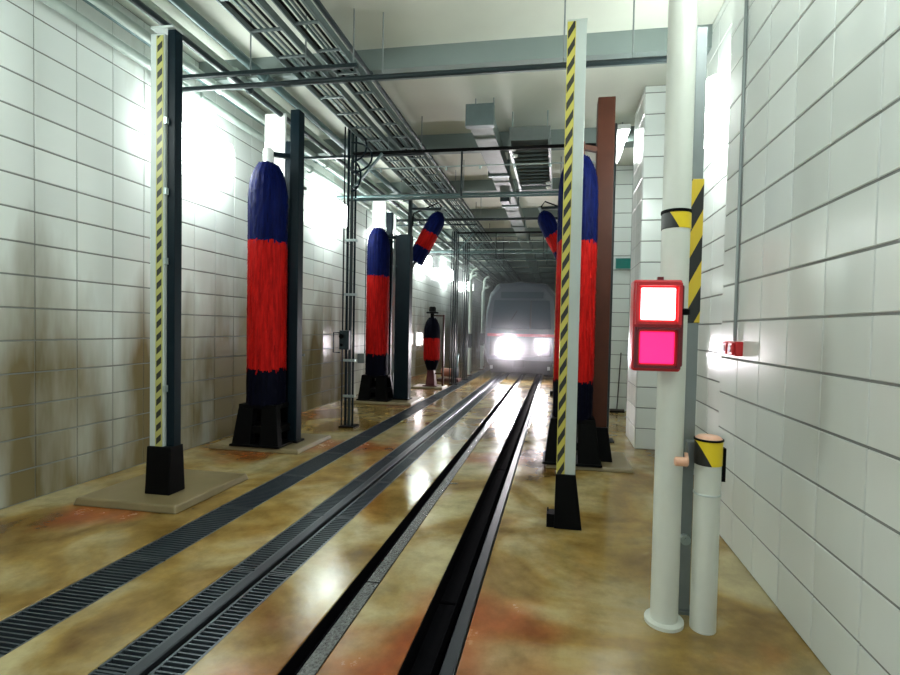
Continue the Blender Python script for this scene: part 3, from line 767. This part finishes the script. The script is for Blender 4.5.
# ------------------------------------------------------------------ train
TX, TY = -1.25, 16.75
t = thing('train', 'grey metro train with blazing headlamps standing on the track', 'train', (TX, TY, 0))
W, HT = 1.30, 3.42
def sect(y, inset, zb, zt, slope=0):
    pts = [(-W + inset + .10, zb), (-W + inset, zb + .35), (-W + inset, 2.2), (-W + inset + .12, zt - .45), (-W + inset + .42, zt - .08), (0, zt)]
    pts = pts + [(-x, z) for x, z in pts[-2::-1]]
    return [(x, y + slope * max(0, z - 1.55), z) for x, z in pts]
secs = [sect(0, .10, .55, HT - .16, .22), sect(.12, .03, .5, HT - .04, .20), sect(.45, 0, .45, HT, .10), sect(14.5, 0, .45, HT, 0)]
n = len(secs[0]); vs = [p for s in secs for p in s]; fs = [tuple(range(n)), tuple(range(3 * n, 4 * n))]
for i in range(3):
    for k in range(n): fs.append((i * n + k, i * n + (k + 1) % n, (i + 1) * n + (k + 1) % n, (i + 1) * n + k))
MB().add(vs, fs).build('car_body', M_TRAIN, t)
sl = .22
def front_panel(name, x0, x1, z0, z1, mat, d=.02, parent=t, bevel=.01, taper=0):
    f = lambda z: sl * max(0, z - 1.55)
    b = MB().add([(x0, f(z0) - d, z0), (x1, f(z0) - d, z0), (x1 - taper, f(z1) - d, z1), (x0 + taper, f(z1) - d, z1),
                  (x0, f(z0) + .03, z0), (x1, f(z0) + .03, z0), (x1 - taper, f(z1) + .03, z1), (x0 + taper, f(z1) + .03, z1)],
                 [(0, 1, 2, 3), (4, 7, 6, 5), (0, 4, 5, 1), (1, 5, 6, 2), (2, 6, 7, 3), (3, 7, 4, 0)])
    return b.build(name, mat, parent, bevel=bevel)
ws = front_panel('windscreen', -1.05, 1.05, 1.72, 2.72, M_GLASS, .02, taper=.08)
front_panel('centre_pillar', .30, .36, 1.72, 2.72, M_UNDER, .03)
front_panel('destination_panel', -.75, .75, 2.80, 3.02, M_GLASS, .02)
front_panel('red_stripe', -1.17, 1.17, 1.44, 1.54, M_TRAINR, .012)
front_panel('nose_panel', -1.08, 1.08, .76, 1.43, M_UNDER, .03, bevel=.03)
MB().taper(.16, .62, (-1.0, 1.0, -.05, .4), (-1.16, 1.16, -.04, .4)).build('skirt', M_UNDER, t, bevel=.02)
MB().box(-.14, .14, -.35, .1, .42, .62).box(-.20, .20, -.42, -.34, .40, .66).build('coupler', M_UNDER, t, bevel=.02)
for x, z, r in ((-.60, 1.00, .16), (-.20, 1.00, .16), (-.40, 1.27, .13), (.74, 1.12, .14)):  # extra left lamps added as a cluster to widen the glow
    hl = MB().lathe([(r + .035, 0), (r + .035, .10), (r + .008, .11), (r + .004, .02)], 24).build('headlamp_bezel', M_GALV, t, (x, -.03, z))
    hl.rotation_euler = (PI / 2, 0, 0)
    MB().lathe([(r, .03), (r * .9, .045), (r * .5, .06), (.01, .065)], 24).build('headlamp_lens', M_HEAD, hl, smooth=True)
for x in (-1.0, 1.0): MB().box(x - .05, x + .05, -.10, .0, .30, .42).build('step', M_TRAINW, t, bevel=.01)
m = MB(); m.bar((-.5, .06, 1.76), (-.15, .14, 2.35), .025); m.build('wiper', M_BLACK, t)
for y in (2.2, 12.0):
    for s in (-.75, .75):
        w = MB().lathe([(.42, -.06), (.45, -.05), (.45, .05), (.42, .06)], 28).build('wheel', M_UNDER, t, (s, y, .452)); w.rotation_euler = (0, PI / 2, 0)
MB().box(-1.1, 1.1, 1.0, 14.0, .46, .60).build('underframe', M_UNDER, t)
for s in (-1, 1):
    for k in range(6):
        MB().box(s * 1.302 - .008, s * 1.302 + .008, 1.6 + k * 2.1, 3.0 + k * 2.1, 1.55, 2.35).build('side_window', M_GLASS, t, bevel=.004)

# ------------------------------------------------------------------ wash mist hanging in front of the train
mm_, nt_, b_ = new_mat('wash_mist')
nt_.nodes.remove(b_)
vs_ = nt_.nodes.new('ShaderNodeVolumeScatter')
vs_.inputs['Color'].default_value = (0.95, 0.95, 1.0, 1); vs_.inputs['Density'].default_value = 0.030; vs_.inputs['Anisotropy'].default_value = 0.95
nt_.links.new(vs_.outputs[0], nt_.nodes['Material Output'].inputs['Volume'])
o = MB().box(-4.6, 1.0, 13.4, 19.5, .02, 4.3).build('mist', mm_)
tag(o, 'thin bright wash mist hanging around the train front', 'mist', kind='stuff')
